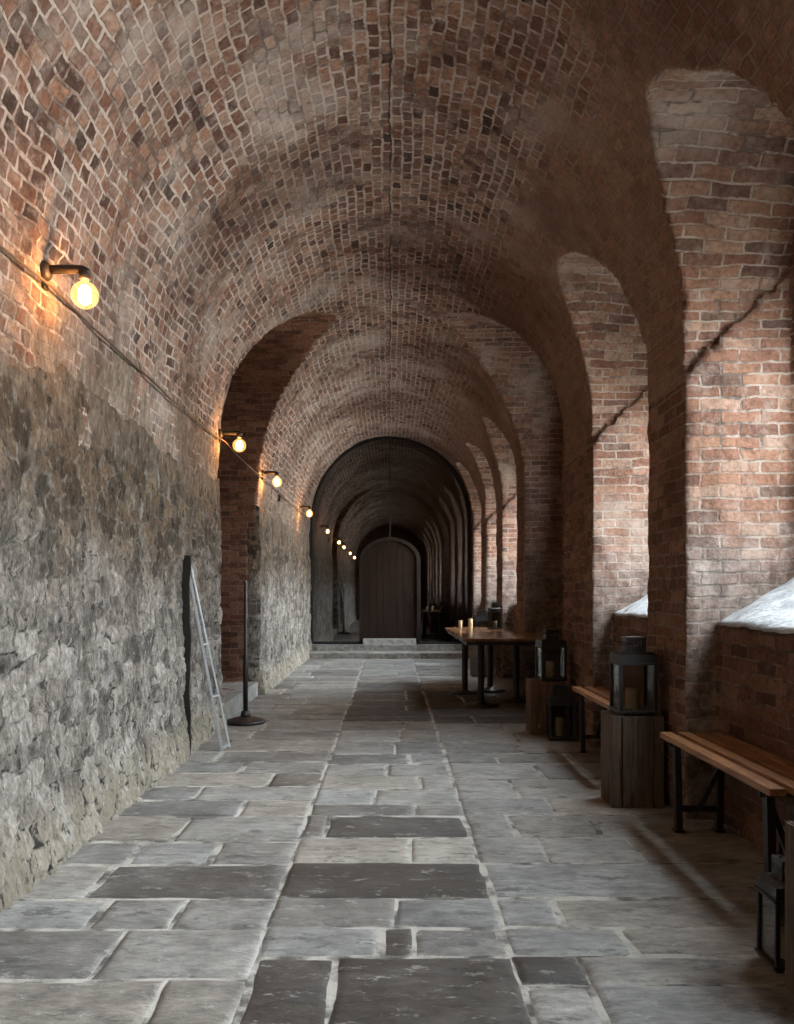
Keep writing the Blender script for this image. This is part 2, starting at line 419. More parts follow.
def build_shell():
    xs = np.arange(-2.80, 2.326, .025); zs = np.arange(-.10, 4.501, .025)
    ys = np.concatenate([np.arange(-5.2, 2.4, .085), np.arange(2.4, 8.2, .026), np.arange(8.2, 17.0, .045), np.arange(17.0, 21.4, .15)])
    nx, ny, nz = len(xs), len(ys), len(zs)
    F = np.empty((nx, ny, nz), np.float32)
    X = xs[:, None, None].astype(np.float32); Z = zs[None, None, :].astype(np.float32)
    for j0 in range(0, ny, 40):
        Y = ys[None, j0:j0 + 40, None].astype(np.float32)
        d = d_barrel(X, Y, Z) + np.zeros((nx, Y.shape[1], nz), np.float32)
        y0, y1 = float(Y.min()), float(Y.max())
        if y1 > CR0 - .3 and y0 < CR1 + .3: d = np.minimum(d, d_cross(X, Y, Z))
        for c in BAYS:
            if y1 > c - 1.2 and y0 < c + 1.2: d = np.minimum(d, d_bay(X, Y, Z, c))
        F[:, j0:j0 + 40] = d
    S = (F < 0)
    cnt = np.zeros((nx - 1, ny - 1, nz - 1), np.int8)
    for a in (0, 1):
        for b in (0, 1):
            for c in (0, 1):
                cnt += S[a:nx - 1 + a, b:ny - 1 + b, c:nz - 1 + c]
    act = (cnt > 0) & (cnt < 8); del cnt
    I = np.argwhere(act); nv = len(I)
    idx = np.full(act.shape, -1, np.int32); idx[act] = np.arange(nv)
    P = np.zeros((nv, 3)); W = np.zeros(nv)
    corners = [(a, b, c) for a in (0, 1) for b in (0, 1) for c in (0, 1)]
    gx, gy, gz = xs, ys, zs
    for ca in corners:
        for ax in range(3):
            if ca[ax]: continue
            cb = list(ca); cb[ax] = 1
            fa = F[I[:, 0] + ca[0], I[:, 1] + ca[1], I[:, 2] + ca[2]]; fb = F[I[:, 0] + cb[0], I[:, 1] + cb[1], I[:, 2] + cb[2]]
            m = (fa < 0) != (fb < 0)
            t = np.where(m, fa / np.where(m, fa - fb, 1), 0)
            pa = np.stack([gx[I[:, 0] + ca[0]], gy[I[:, 1] + ca[1]], gz[I[:, 2] + ca[2]]], 1)
            pb = np.stack([gx[I[:, 0] + cb[0]], gy[I[:, 1] + cb[1]], gz[I[:, 2] + cb[2]]], 1)
            P += np.where(m[:, None], pa + (pb - pa) * t[:, None], 0); W += m
    P /= W[:, None]
    quads = []
    for ax in range(3):
        sl0 = [slice(None)] * 3; sl1 = [slice(None)] * 3
        sl0[ax] = slice(0, -1); sl1[ax] = slice(1, None)
        a = S[tuple(sl0)]; b = S[tuple(sl1)]
        E = np.argwhere(a != b)
        o1, o2 = [(1, 2), (2, 0), (0, 1)][ax]
        lim = act.shape
        ok = (E[:, o1] > 0) & (E[:, o2] > 0) & (E[:, o1] < lim[o1]) & (E[:, o2] < lim[o2])
        E = E[ok]
        flip = a[E[:, 0], E[:, 1], E[:, 2]]
        def at(d1, d2):
            e = E.copy(); e[:, o1] -= d1; e[:, o2] -= d2
            return idx[e[:, 0], e[:, 1], e[:, 2]]
        q = np.stack([at(1, 1), at(0, 1), at(0, 0), at(1, 0)], 1)
        q[flip] = q[flip][:, ::-1]
        quads.append(q)
    Q = np.concatenate(quads); del F, S, act, idx
    Q = Q[(Q >= 0).all(1)]
    return P, Q

P, Q = build_shell()
cen = P[Q].mean(1)
nrm = np.cross(P[Q[:, 2]] - P[Q[:, 0]], P[Q[:, 3]] - P[Q[:, 1]]); nrm /= np.linalg.norm(nrm, axis=1)[:, None] + 1e-9
fp = np.stack(field_parts(cen[:, 0], cen[:, 1], cen[:, 2]), 1)
# normals should point into the hollow (towards smaller field)
probe = cen + nrm * .03
fq = np.min(np.stack(field_parts(probe[:, 0], probe[:, 1], probe[:, 2]), 1), 1)
inward = np.median(fq - fp.min(1)) < 0
if not inward:
    Q = Q[:, ::-1]; nrm = -nrm
prim = np.argmin(np.abs(fp - 0), axis=1)
# which surface: 0 barrel lining, 1 jamb / cross arch, 2 flat wall along the passage, 3 end wall, 4 sloping sill
x, y, z = cen.T
cat = np.zeros(len(Q), np.int8)
isb = prim == 0
cat[isb & (np.abs(nrm[:, 1]) > .75)] = 3
jam = ~isb
cat[jam] = 1
flatx = jam & (np.abs(nrm[:, 0]) > .70) & (np.abs(nrm[:, 1]) < .6)
cat[flatx] = 2
cat[jam & (nrm[:, 2] > .6)] = 4
cat[isb & (np.abs(nrm[:, 0]) > .8) & (x > 0) & (z < SP - .2)] = 2
RV = 1.64
def arc(px, pz):
    th = np.arctan2(np.maximum(pz - SP, 0) / RISE, px / A)
    v = SP + RV * th
    return np.where(pz < SP, np.where(px > 0, pz, SP + RV * PI + (SP - pz)), v)
uv = np.zeros((len(Q), 4, 2), np.float32)
VP_ = P[Q]
for ccat in range(5):
    m = cat == ccat
    p = VP_[m]; px, py, pz = p[..., 0], p[..., 1], p[..., 2]
    if ccat == 0: u, v = py, arc(px, pz)
    elif ccat == 1:
        cc = np.array([0, CRC] + BAYS)[prim[m]][:, None]; s0 = np.array([0, CRS] + [BSP] * len(BAYS))[prim[m]][:, None]
        rr = np.array([0, 1.30] + [.95] * len(BAYS))[prim[m]][:, None]
        th = np.arctan2(np.maximum(pz - s0, 0), np.abs(py - cc))
        u, v = px + np.where(cen[m][:, 1] > cc[:, 0], 0, 3.3)[:, None], np.where(pz < s0, pz, s0 + rr * th)
    elif ccat == 3: u, v = px, pz
    elif ccat == 4: u, v = px, py
    else: u, v = py, pz
    uv[m, :, 0] = u + 40; uv[m, :, 1] = v
# masonry is never true: bulges, ragged arrises, centring marks across the vault
vn = np.zeros_like(P)
for k in range(4): np.add.at(vn, Q[:, k], nrm)
vn /= np.linalg.norm(vn, axis=1)[:, None] + 1e-9
far_ok = 1.0
disp = .020 * vnoise(P, 1.3, 1, 3) + .016 * vnoise(P, 7.0, 2, 3, .6)
vb = np.zeros(len(P), bool); vb[Q[isb].ravel()] = True
ridge = np.array([math.sin(t) for t in P[:, 1] * 5.1]) + .6 * np.sin(P[:, 1] * 8.3 + 1.2)
disp += np.where(vb & (P[:, 2] > SP + .2), .016 * np.sign(ridge) * np.minimum(1, np.abs(ridge) * 2.5), 0)
disp *= np.clip((P[:, 1] + 6), 0, 1)
P2 = P + vn * disp[:, None]

def shell_object(name, mask, mats):
    q = Q[mask]; used = np.unique(q); remap = np.full(len(P2), -1, np.int32); remap[used] = np.arange(len(used))
    me = bpy.data.meshes.new(name)
    me.from_pydata(P2[used].tolist(), [], remap[q].tolist())
    uvl = me.uv_layers.new(name='UVMap'); uvl.data.foreach_set('uv', uv[mask].reshape(-1))
    for mm in mats: me.materials.append(M[mm])
    cm = cat[mask]; pc = cen[mask]; pm = prim[mask]
    mi = np.zeros(len(q), np.int32)
    order = {n: i for i, n in enumerate(mats)}
    for i in range(len(q)):
        c = cm[i]
        if c == 0: k = 'vault'
        elif c == 1: k = 'pier' if (pm[i] == 1 and pc[i][0] < 0) else 'jamb'
        elif c == 4: k = 'pier'
        else: k = 'pier'
        mi[i] = order.get(k, 0)
    me.polygons.foreach_set('material_index', mi); me.polygons.foreach_set('use_smooth', [True] * len(q))
    me.update()
    return struct(link(name, me))
is_end = (cat == 3) & (np.abs(y) > 0)
ceil = ((cat == 0) & (z >= SP)) | ((cat == 1) & (z > np.where(prim == 1, CRS, BSP)))
ceil &= ~is_end
beyond = y > GLASS_Y + .12
ALLM = ['vault', 'jamb', 'pier', 'sill']
shell_object('ceiling', ceil, ALLM)
shell_object('wall_right', ~ceil & ~is_end & (x > 0), ALLM)
shell_object('wall_left', ~ceil & ~is_end & (x <= 0), ALLM)
shell_object('wall_back', is_end & (y < 0), ALLM)
shell_object('wall_end', is_end & (y > 0), ALLM)

# ------------------------------------------------------------------ rubble face of the left wall
def rubble_field(s, h):
    """irregular coursed rubble: returns stone id value and distance to the joints"""
    cw, ch = .20, .12
    i0 = np.floor(h / ch).astype(int)
    best = np.full(s.shape, 9.0); second = np.full(s.shape, 9.0); bid = np.zeros(s.shape)
    def rnd(i, j, k):
        v = np.sin(i * 127.1 + j * 311.7 + k * 74.7) * 43758.5453
        return v - np.floor(v)
    for di in (-2, -1, 0, 1, 2):
        ii = i0 + di
        sh = s + (ii % 2) * cw * .5
        j0 = np.floor(sh / cw).astype(int)
        for dj in (-2, -1, 0, 1, 2):
            jj = j0 + dj
            cx = (jj + .5 + (rnd(ii, jj, 1) - .5) * .85) * cw - (ii % 2) * cw * .5
            cy = (ii + .5 + (rnd(ii, jj, 2) - .5) * .75) * ch
            wt = .75 + .6 * rnd(ii, jj, 3)
            ex = np.abs(s - cx) / cw; ey = np.abs(h - cy) / ch
            d = ((ex ** 2.6 + ey ** 2.6) ** (1 / 2.6)) / wt
            nb = d < best
            second = np.where(nb, best, np.minimum(second, d)); bid = np.where(nb, rnd(ii, jj, 4), bid); best = np.where(nb, d, best)
    return bid, second - best
def rubble_face(y0, y1, step, seed, niche=None):
    ss = np.arange(y0, y1 + step * .5, step); hh = np.arange(-.03, 2.40, step)
    S_, H_ = np.meshgrid(ss, hh, indexing='ij'); s = S_.ravel(); h = H_.ravel()
    p3 = np.stack([np.zeros_like(s), s, h], 1)
    w = vnoise(p3, 3.5, 30 + seed, 3); w2 = vnoise(p3 + 5, 3.5, 31 + seed, 3)
    bid, gap = rubble_field(s + .07 * w, h + .05 * w2)
    face = np.clip(gap / .16, 0, 1); face = face * face * (3 - 2 * face)
    pv = p3 * np.array([1, 1, .55])
    rel = .013 * face * (.3 + 1.0 * bid) + .040 * vnoise(pv, 6, 40 + seed, 4, .65) + .030 * vnoise(p3, 1.1, 41 + seed, 2) + .022 * vnoise(pv, 24, 42 + seed, 3, .7)
    flare = .055 * np.clip(1 - h / .30, 0, 1) ** .7
    top = 2.30 + .22 * vnoise(np.stack([0 * s, s, 0 * s], 1), 1.6, 70 + seed, 3, .6) + .03 * vnoise(p3, 9, 71, 2)
    taper = np.clip((top - h) / .03, 0, 1); lo_top = np.clip((top - h) / .5, .25, 1)
    xx = -1.66 + taper * (.066 + rel * lo_top + .012 * (lo_top - .25)) + flare
    if niche is not None:
        a, b, top = niche
        edge_w = .01 * vnoise(p3, 6, 50, 2)
        inside = np.clip((s - a + edge_w) / .014, 0, 1) * np.clip((b - s) / .014, 0, 1) * np.clip((top + edge_w - h) / .014, 0, 1)
        xx -= inside * .03
    V = np.stack([xx, s, h], 1)
    n1, n2 = len(ss), len(hh)
    # turn back into the wall along the vertical ends and the top
    g = np.arange(n1 * n2).reshape(n1, n2)
    q = np.stack([g[:-1, :-1], g[:-1, 1:], g[1:, 1:], g[1:, :-1]], -1).reshape(-1, 4)
    def skirt(ids, dvec):
        base = len(V_all[0]); pts = V[ids] + dvec
        V_all[0] = np.concatenate([V_all[0], pts]); nid = np.arange(base, base + len(ids))
        AT['b'] = np.concatenate([AT['b'], AT['b'][ids]]); AT['g'] = np.concatenate([AT['g'], AT['g'][ids]])
        return np.stack([ids[:-1], ids[1:], nid[1:], nid[:-1]], 1)
    V_all = [V]; AT = {'b': bid, 'g': 1 - np.clip(gap / .10, 0, 1)}
    qs = [q, skirt(g[0], np.array([-.16, 0, 0]))[:, ::-1], skirt(g[-1], np.array([-.16, 0, 0])), skirt(g[:, -1], np.array([-.05, 0, .02]))]
    qq = np.concatenate(qs)
    return V_all[0], qq, AT['b'], AT['g']
segs = [rubble_face(2.3, CR0 - .005, .0125, 1, (6.52, 7.72, 1.55)), rubble_face(-4.98, 2.3, .05, 2), rubble_face(CR1 + .005, GLASS_Y - .03, .026, 3)]
off = 0; VV, QQ, BB, GG = [], [], [], []
for v, q, b, g in segs:
    VV.append(v); QQ.append(q + off); BB.append(b); GG.append(g); off += len(v)
me = bpy.data.meshes.new('wall_left'); VV = np.concatenate(VV); QQ = np.concatenate(QQ)
me.from_pydata(VV.tolist(), [], QQ.tolist())
for nm, arr in (('stone', np.concatenate(BB)), ('joint', np.concatenate(GG))):
    at = me.attributes.new(nm, 'FLOAT', 'POINT'); at.data.foreach_set('value', arr.astype(np.float32))
struct(link('wall_left', me, None, M['rubble'], True))

# ------------------------------------------------------------------ flagged floor
stones = []   # x0,x1,y0,y1,tone
def rows(bounds, cuts, x0, x1):
    for i, (a, b) in enumerate(zip(bounds, bounds[1:])):
        cs = [x0] + cuts.get(i, []) + [x1]
        for c, d in zip(cs, cs[1:]): stones.append([c, d, a, b, None])
LB = [1.9, 2.36, 2.76, 3.17, 3.48, 3.92, 4.28, 4.76, 5.13, 5.50, 5.9, 6.30]
rows(LB, {0: [-1.1], 1: [-.72], 2: [-.98], 3: [-1.13, -.825], 4: [-1.26], 5: [-1.226, -.84], 6: [-1.10], 7: [-.86], 8: [-1.2], 9: [-.8], 10: [-1.05]}, -1.75, -.46)
CB = [1.9, 2.42, 2.93, 3.19, 3.49, 3.95, 4.35, 4.78, 5.03, 5.42, 5.80, 6.21]
rows(CB, {0: [.05], 1: [-.175], 2: [-.035, .085], 3: [.02], 4: [], 5: [.10], 6: [-.34], 7: [.15], 8: [-.1], 9: [.2], 10: [-.02]}, -.46, .42)
RB = [1.9, 2.40, 2.72, 2.93, 3.19, 3.49, 3.95, 4.35, 4.80, 5.2, 5.7, 6.25]
rows(RB, {0: [.9], 1: [.64], 2: [.64], 3: [.85], 4: [.65], 5: [], 6: [.75, 1.2], 7: [.66, 1.1], 8: [.95], 9: [.8], 10: [1.05]}, .42, 1.86)
def more(x0, x1, ya, yb, lo, hi):
    yy = ya
    while yy < yb - .05:
        d = min(rng.uniform(lo, hi), yb - yy)
        if yb - yy - d < .15: d = yb - yy
        cs = [x0]
        while x1 - cs[-1] > .95 or (len(cs) == 1 and x1 - x0 > .6 and rng.random() < .8):
            nxt = cs[-1] + rng.uniform(.38, .8)
            if x1 - nxt < .22: break
            cs.append(nxt)
        cs.append(x1)
        for c, e in zip(cs, cs[1:]): stones.append([c, e, yy, yy + d, None])
        yy += d
more(-1.75, -.46, 6.30, 16.0, .32, .6); more(-.46, .42, 6.21, 16.0, .3, .6); more(.42, 1.86, 6.25, 16.0, .32, .6)
for xa, xb in ((-1.75, -.46), (-.46, .42), (.42, 1.86)): more(xa, xb, -5.0, 1.9, .45, .8)
more(1.86, 2.12, CR0 - .02, CR1 + .02, .4, .6)
for st in stones:
    cx, cy = (st[0] + st[1]) / 2, (st[2] + st[3]) / 2
    t = rng.choice([.50, .6, .66, .72, .8, .86, .7])
    def near(a, b, tol=.06): return abs(cx - a) < tol + .04 and abs(cy - b) < tol
    if near(-.02, 3.72): t = .10
    if near(.12, 2.675) or near(-.31, 2.675) or near(.53, 2.825, .05): t = .16
    if near(.025, 3.055, .05): t = .18
    if near(.04, 4.565): t = .24
    if near(-.86, 3.70): t = .44
    if near(-1.3, 3.7): t = .42
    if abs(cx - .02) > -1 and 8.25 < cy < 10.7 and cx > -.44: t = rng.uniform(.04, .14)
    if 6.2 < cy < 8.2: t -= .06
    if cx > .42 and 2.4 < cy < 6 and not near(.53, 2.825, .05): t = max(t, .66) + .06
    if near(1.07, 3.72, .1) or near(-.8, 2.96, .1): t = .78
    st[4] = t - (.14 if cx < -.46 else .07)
bm_v, bm_f, at_t, at_h, at_e = [], [], [], [], []
for (x0, x1, y0, y1, t) in stones:
    w, l = x1 - x0, y1 - y0; cx, cy = (x0 + x1) / 2, (y0 + y1) / 2
    near_cam = 1.5 < cy < 8
    stp = .035 if near_cam else .12
    nu, nv_ = max(3, int(w / stp)), max(3, int(l / stp))
    gapw = rng.uniform(.001, .005)
    u = np.concatenate([[0, .006 / w], np.linspace(.03 / w, 1 - .03 / w, nu), [1 - .006 / w, 1]])
    v = np.concatenate([[0, .006 / l], np.linspace(.03 / l, 1 - .03 / l, nv_), [1 - .006 / l, 1]])
    U, V_ = np.meshgrid(u, v, indexing='ij')
    px = x0 + gapw + U * (w - 2 * gapw); py = y0 + gapw + V_ * (l - 2 * gapw)
    ex = np.minimum(U, 1 - U) * w; ey = np.minimum(V_, 1 - V_) * l; ed = np.minimum(ex, ey)
    pp = np.stack([px.ravel(), py.ravel(), np.full(px.size, rng.random() * 9)], 1)
    wob = vnoise(pp, 7, 60, 3).reshape(px.shape); wob2 = vnoise(pp + 3, 7, 61, 3).reshape(px.shape)
    fall = np.exp(-ed / .06)
    px = px + wob * .016 * fall; py = py + wob2 * .016 * fall
    tx, ty = rng.uniform(-.004, .004), rng.uniform(-.004, .004)
    pz = -.003 + rng.uniform(-.003, .003) + tx * (U - .5) + ty * (V_ - .5) + .0035 * vnoise(pp, 3.5, 62, 3).reshape(px.shape) - .011 * np.exp(-ed / .006) - .003 * np.exp(-ed / .03)
    base = len(bm_v)
    bm_v += np.stack([px, py, pz], -1).reshape(-1, 3).tolist()
    n1, n2 = px.shape
    g = (np.arange(n1 * n2) + base).reshape(n1, n2)
    bm_f += np.stack([g[:-1, :-1], g[1:, :-1], g[1:, 1:], g[:-1, 1:]], -1).reshape(-1, 4).tolist()
    at_t += [t] * px.size; at_h += [rng.random()] * px.size; at_e += np.exp(-ed / .022).ravel().tolist()
me = bpy.data.meshes.new('floor'); me.from_pydata(bm_v, [], bm_f)
for nm, arr in (('tone', at_t), ('hue', at_h), ('edge', at_e)):
    a_ = me.attributes.new(nm, 'FLOAT', 'POINT'); a_.data.foreach_set('value', np.array(arr, np.float32))
struct(link('floor', me, None, M['flag'], True))
bm = bmesh.new(); box(bm, -2.75, 2.31, -5.1, 21.1, -.12, -.010, 0)
struct(from_bm('floor_bed', bm, M['joint']))

def slab_bm(x0, x1, y0, y1, z0, z1, seed, res=.06):
    """a worn stone slab"""
    bm = bmesh.new(); box(bm, x0, x1, y0, y1, z0, z1, .008)
    bmesh.ops.subdivide_edges(bm, edges=[e for e in bm.edges if e.calc_length() > .2], cuts=max(2, int((x1 - x0) / res / 2)), use_grid_fill=True)
    p = np.array([v.co[:] for v in bm.verts]); n = vnoise(p, 5, seed, 3) * .007
    for v, k in zip(bm.verts, n): v.co.z += k; v.co.y += k
    return bm
def set_tone(o, t):
    me = o.data
    for nm, val in (('tone', t), ('hue', .5), ('edge', .15)):
        a_ = me.attributes.new(nm, 'FLOAT', 'POINT'); a_.data.foreach_set('value', np.full(len(me.vertices), val, np.float32))
    return o
# raised ledge in the left alcove, its nosing limewashed
o = struct(from_bm('trim_1', slab_bm(-2.54, -1.60, CR0 + .02, CR1 - .02, -.01, .165, 3), M['flag'])); set_tone(o, .55)
# two low steps up to the glass screen
o = struct(from_bm('trim_2', slab_bm(-1.54, 1.54, 16.0, 16.7, -.01, .10, 5), M['flag'])); set_tone(o, .72)
o = struct(from_bm('trim_3', slab_bm(-1.56, 1.56, 16.62, 17.05, -.01, .215, 6), M['flag'])); set_tone(o, .62)

# ------------------------------------------------------------------ glass screen with the arched oak door
DW, DS_, DR = .53, 1.86, .40     # half width, springing, rise of the door
def arch_pts(hw, z0, sp, rise, n=24, flip=False):
    pts = [(-hw, z0), (-hw, sp)] + [(-hw * math.cos(PI * k / n), sp + rise * math.sin(PI * k / n)) for k in range(1, n)] + [(hw, sp), (hw, z0)]
    return pts
def prism(bm, pts, y0, y1):
    a = [bm.verts.new((px, y0, pz)) for px, pz in pts]; b = [bm.verts.new((px, y1, pz)) for px, pz in pts]
    n = len(pts)
    f = bm.faces.new(a); g = bm.faces.new(b[::-1])
    for k in range(n): bm.faces.new((a[k], a[(k + 1) % n], b[(k + 1) % n], b[k]))
    return f, g
def ring(bm, outer, inner, y0, y1):
    """band between two open outlines of the same length"""
    n = len(outer)
    A0 = [bm.verts.new((p[0], y0, p[1])) for p in outer]; A1 = [bm.verts.new((p[0], y1, p[1])) for p in outer]
    B0 = [bm.verts.new((p[0], y0, p[1])) for p in inner]; B1 = [bm.verts.new((p[0], y1, p[1])) for p in inner]
    for k in range(n - 1):
        bm.faces.new((A0[k], A0[k + 1], B0[k + 1], B0[k])); bm.faces.new((A1[k], B1[k], B1[k + 1], A1[k + 1]))
        bm.faces.new((A0[k], A1[k], A1[k + 1], A0[k + 1])); bm.faces.new((B0[k], B0[k + 1], B1[k + 1], B1[k]))
    bm.faces.new((A0[0], B0[0], B1[0], A1[0])); bm.faces.new((A0[-1], A1[-1], B1[-1], B0[-1]))
screen = bpy.data.objects.new('window_1', None); C.objects.link(screen); screen.location = (0, GLASS_Y, 0); struct(screen)
AI = A - .02
FZ = .20
bm = bmesh.new()
N_ = 40
outer = arch_pts(A + .05, FZ, SP, RISE + .05, N_); inner = arch_pts(A - .045, FZ, SP, RISE - .045, N_)
ring(bm, outer, inner, -.025, .025)
box(bm, -A, -DW - .06, -.025, .025, FZ, FZ + .07, .004); box(bm, DW + .06, A, -.025, .025, FZ, FZ + .07, .004)
box(bm, -.012, .012, -.012, .012, DS_ + DR + .06, SP + RISE - .03, .002)
from_bm('screen_frame', bm, M['seal'], screen)
def pane(sgn):
    n = 30
    pts = [(sgn * .012, SP + RISE - .04)]
    for k in range(1, n + 1):
        t = PI / 2 * (1 - k / n); pts.append((sgn * (A - .04) * math.cos(t), SP + (RISE - .04) * math.sin(t)))
    pts.append((sgn * (A - .04), FZ + .06)); pts.append((sgn * (DW + .075), FZ + .06))
    pts.append((sgn * (DW + .075), DS_))
    for k in range(1, n): 
        t = PI / 2 * k / n
        pts.append((sgn * max(.012, (DW + .075) * math.cos(t)), DS_ + (DR + .075) * math.sin(t)))
    pts.append((sgn * .012, DS_ + DR + .075))
    bm = bmesh.new(); prism(bm, pts, -.006, .006)
    bmesh.ops.triangulate(bm, faces=[f for f in bm.faces if len(f.verts) > 4])
    return from_bm('pane', bm, M['screen_glass'], screen)
pane(-1); pane(1)
door = bpy.data.objects.new('door_1', None); C.objects.link(door); door.location = (0, GLASS_Y, 0); struct(door)
DZ = .33
bm = bmesh.new(); ring(bm, arch_pts(DW + .075, FZ, DS_, DR + .075), arch_pts(DW, FZ, DS_, DR), -.07, .05)
from_bm('door_frame', bm, M['frame_wood'], door)
bm = bmesh.new()
npl = 8
for k in range(npl):
    xa = -DW + 2 * DW * k / npl + .003; xb = -DW + 2 * DW * (k + 1) / npl - .003
    top = lambda q: DS_ + DR * math.sqrt(max(0, 1 - (q / DW) ** 2)) - .004
    pts = [(xa, DZ), (xa, top(xa))] + [(xa + (xb - xa) * j / 5, top(xa + (xb - xa) * j / 5)) for j in range(1, 5)] + [(xb, top(xb)), (xb, DZ)]
    f, g = prism(bm, pts, -.03 + rng.uniform(-.004, .004), .02)
bmesh.ops.triangulate(bm, faces=[f for f in bm.faces if len(f.verts) > 4])
from_bm('door_leaf', bm, M['door'], door)
bm = bmesh.new(); lathe(bm, [(0, -.035), (.02, -.035), (.028, -.02), (.012, 0)], 16, mtx=Matrix.Translation((.42, -.04, 1.15)) @ Matrix.Rotation(R(-90), 4, 'X'))
bmesh.ops.transform(bm, matrix=Matrix.Translation((0, -.02, 0)), verts=bm.verts)
from_bm('door_knob', bm, M['iron'], door)
o = from_bm('threshold', slab_bm(-DW + .0, DW - .02, -.16, .05, .19, DZ, 8), M['flag'], door); set_tone(o, .95)

# ------------------------------------------------------------------ daylight windows in the bays
def bay_window(c, i):
    w = bpy.data.objects.new(f'window_{i}', None); C.objects.link(w); w.location = (2.285, c, 0); struct(w)
    hw, sb, z0 = HW - .04, BSP - .42, 1.37
    def outline(k): return [( -(hw - k), z0 + k), (-(hw - k), sb)] + [(-(hw - k) * math.cos(PI * j / 16), sb + (hw - k) * BRISE / HW * math.sin(PI * j / 16)) for j in range(1, 16)] + [((hw - k), sb), ((hw - k), z0 + k)]
    bm = bmesh.new(); ring(bm, outline(-.02), outline(.05), -.02, .02)
    box(bm, -hw, hw, -.02, .02, z0 - .02, z0 + .05, .004); box(bm, -.014, .014, -.02, .02, z0, sb + hw * BRISE / HW - .04, .002)
    for zz in (1.9, sb): box(bm, -hw + .02, hw - .02, -.02, .02, zz - .014, zz + .014, .002)
    bmesh.ops.transform(bm, matrix=Matrix.Rotation(R(90), 4, 'Z'), verts=bm.verts)
    from_bm('window_frame', bm, M['black'], w)
    bm = bmesh.new(); f, g = prism(bm, outline(.04), -.003, .003)
    bmesh.ops.triangulate(bm, faces=[f, g])
    bmesh.ops.transform(bm, matrix=Matrix.Rotation(R(90), 4, 'Z'), verts=bm.verts)
    from_bm('pane', bm, M['window_glass'], w)
    bm = bmesh.new(); n1, n2 = 16, 30; gv = []
    for a in range(n1 + 1):
        row = []
        for b in range(n2 + 1):
            xx = -.492 + .515 * a / n1; yy = -(HW + .03) + 2 * (HW + .03) * b / n2
            row.append((xx, yy, 1.084 + .58 * (xx + .485)))
        gv.append(row)
    pts = np.array(gv).reshape(-1, 3); nz_ = vnoise(pts + c, 6, 80, 3) * .016 + vnoise(pts + c, 22, 81, 2) * .007
    pts[:, 2] += nz_
    pts[:n2 + 1, 0] += vnoise(pts[:n2 + 1] + c, 7, 82, 3) * .03 - .004
    vs = [bm.verts.new(p) for p in pts]; lo = [bm.verts.new((p[0] + .004, p[1], p[2] - .014)) for p in pts]
    ix = lambda a, b: a * (n2 + 1) + b
    for a in range(n1):
        for b in range(n2):
            bm.faces.new((vs[ix(a, b)], vs[ix(a + 1, b)], vs[ix(a + 1, b + 1)], vs[ix(a, b + 1)]))
    for b in range(n2): bm.faces.new((vs[ix(0, b)], vs[ix(0, b + 1)], lo[ix(0, b + 1)], lo[ix(0, b)]))
    for q in lo:
        if not q.link_faces: bm.verts.remove(q)
    from_bm('sill', bm, M['sill'], w, True)
    L = bpy.data.lights.new('window_daylight', 'AREA'); L.shape = 'RECTANGLE'; L.size = 2.0; L.size_y = 1.46
    L.cycles.is_portal = True
    lo = bpy.data.objects.new('window_daylight', L); C.objects.link(lo); lo.location = (2.335, c, 2.30); lo.rotation_euler = (0, R(90), 0)
for i, c in enumerate(BAYS): bay_window(c, i + 2)
# high square window added in the right arm to light the cross passage's far face
w = bpy.data.objects.new('window_10', None); C.objects.link(w); w.location = (2.24, CRC, 0); struct(w)
bm = bmesh.new()
for ya, yb, za, zb in ((-.63, -.57, 2.39, 3.35), (.57, .63, 2.39, 3.35), (-.57, .57, 2.39, 2.45), (-.57, .57, 3.29, 3.35), (-.015, .015, 2.45, 3.29)):
    box(bm, -.02, .02, ya, yb, za, zb, .002)
from_bm('window_frame', bm, M['black'], w)
bm = bmesh.new(); box(bm, -.003, .003, -.58, .58, 2.44, 3.30, 0); from_bm('pane', bm, M['window_glass'], w)
L = bpy.data.lights.new('window_daylight', 'AREA'); L.shape = 'RECTANGLE'; L.size = 1.0; L.size_y = 1.3; L.cycles.is_portal = True
lo = bpy.data.objects.new('window_daylight', L); C.objects.link(lo); lo.location = (2.335, CRC, 2.87); lo.rotation_euler = (0, R(90), 0)

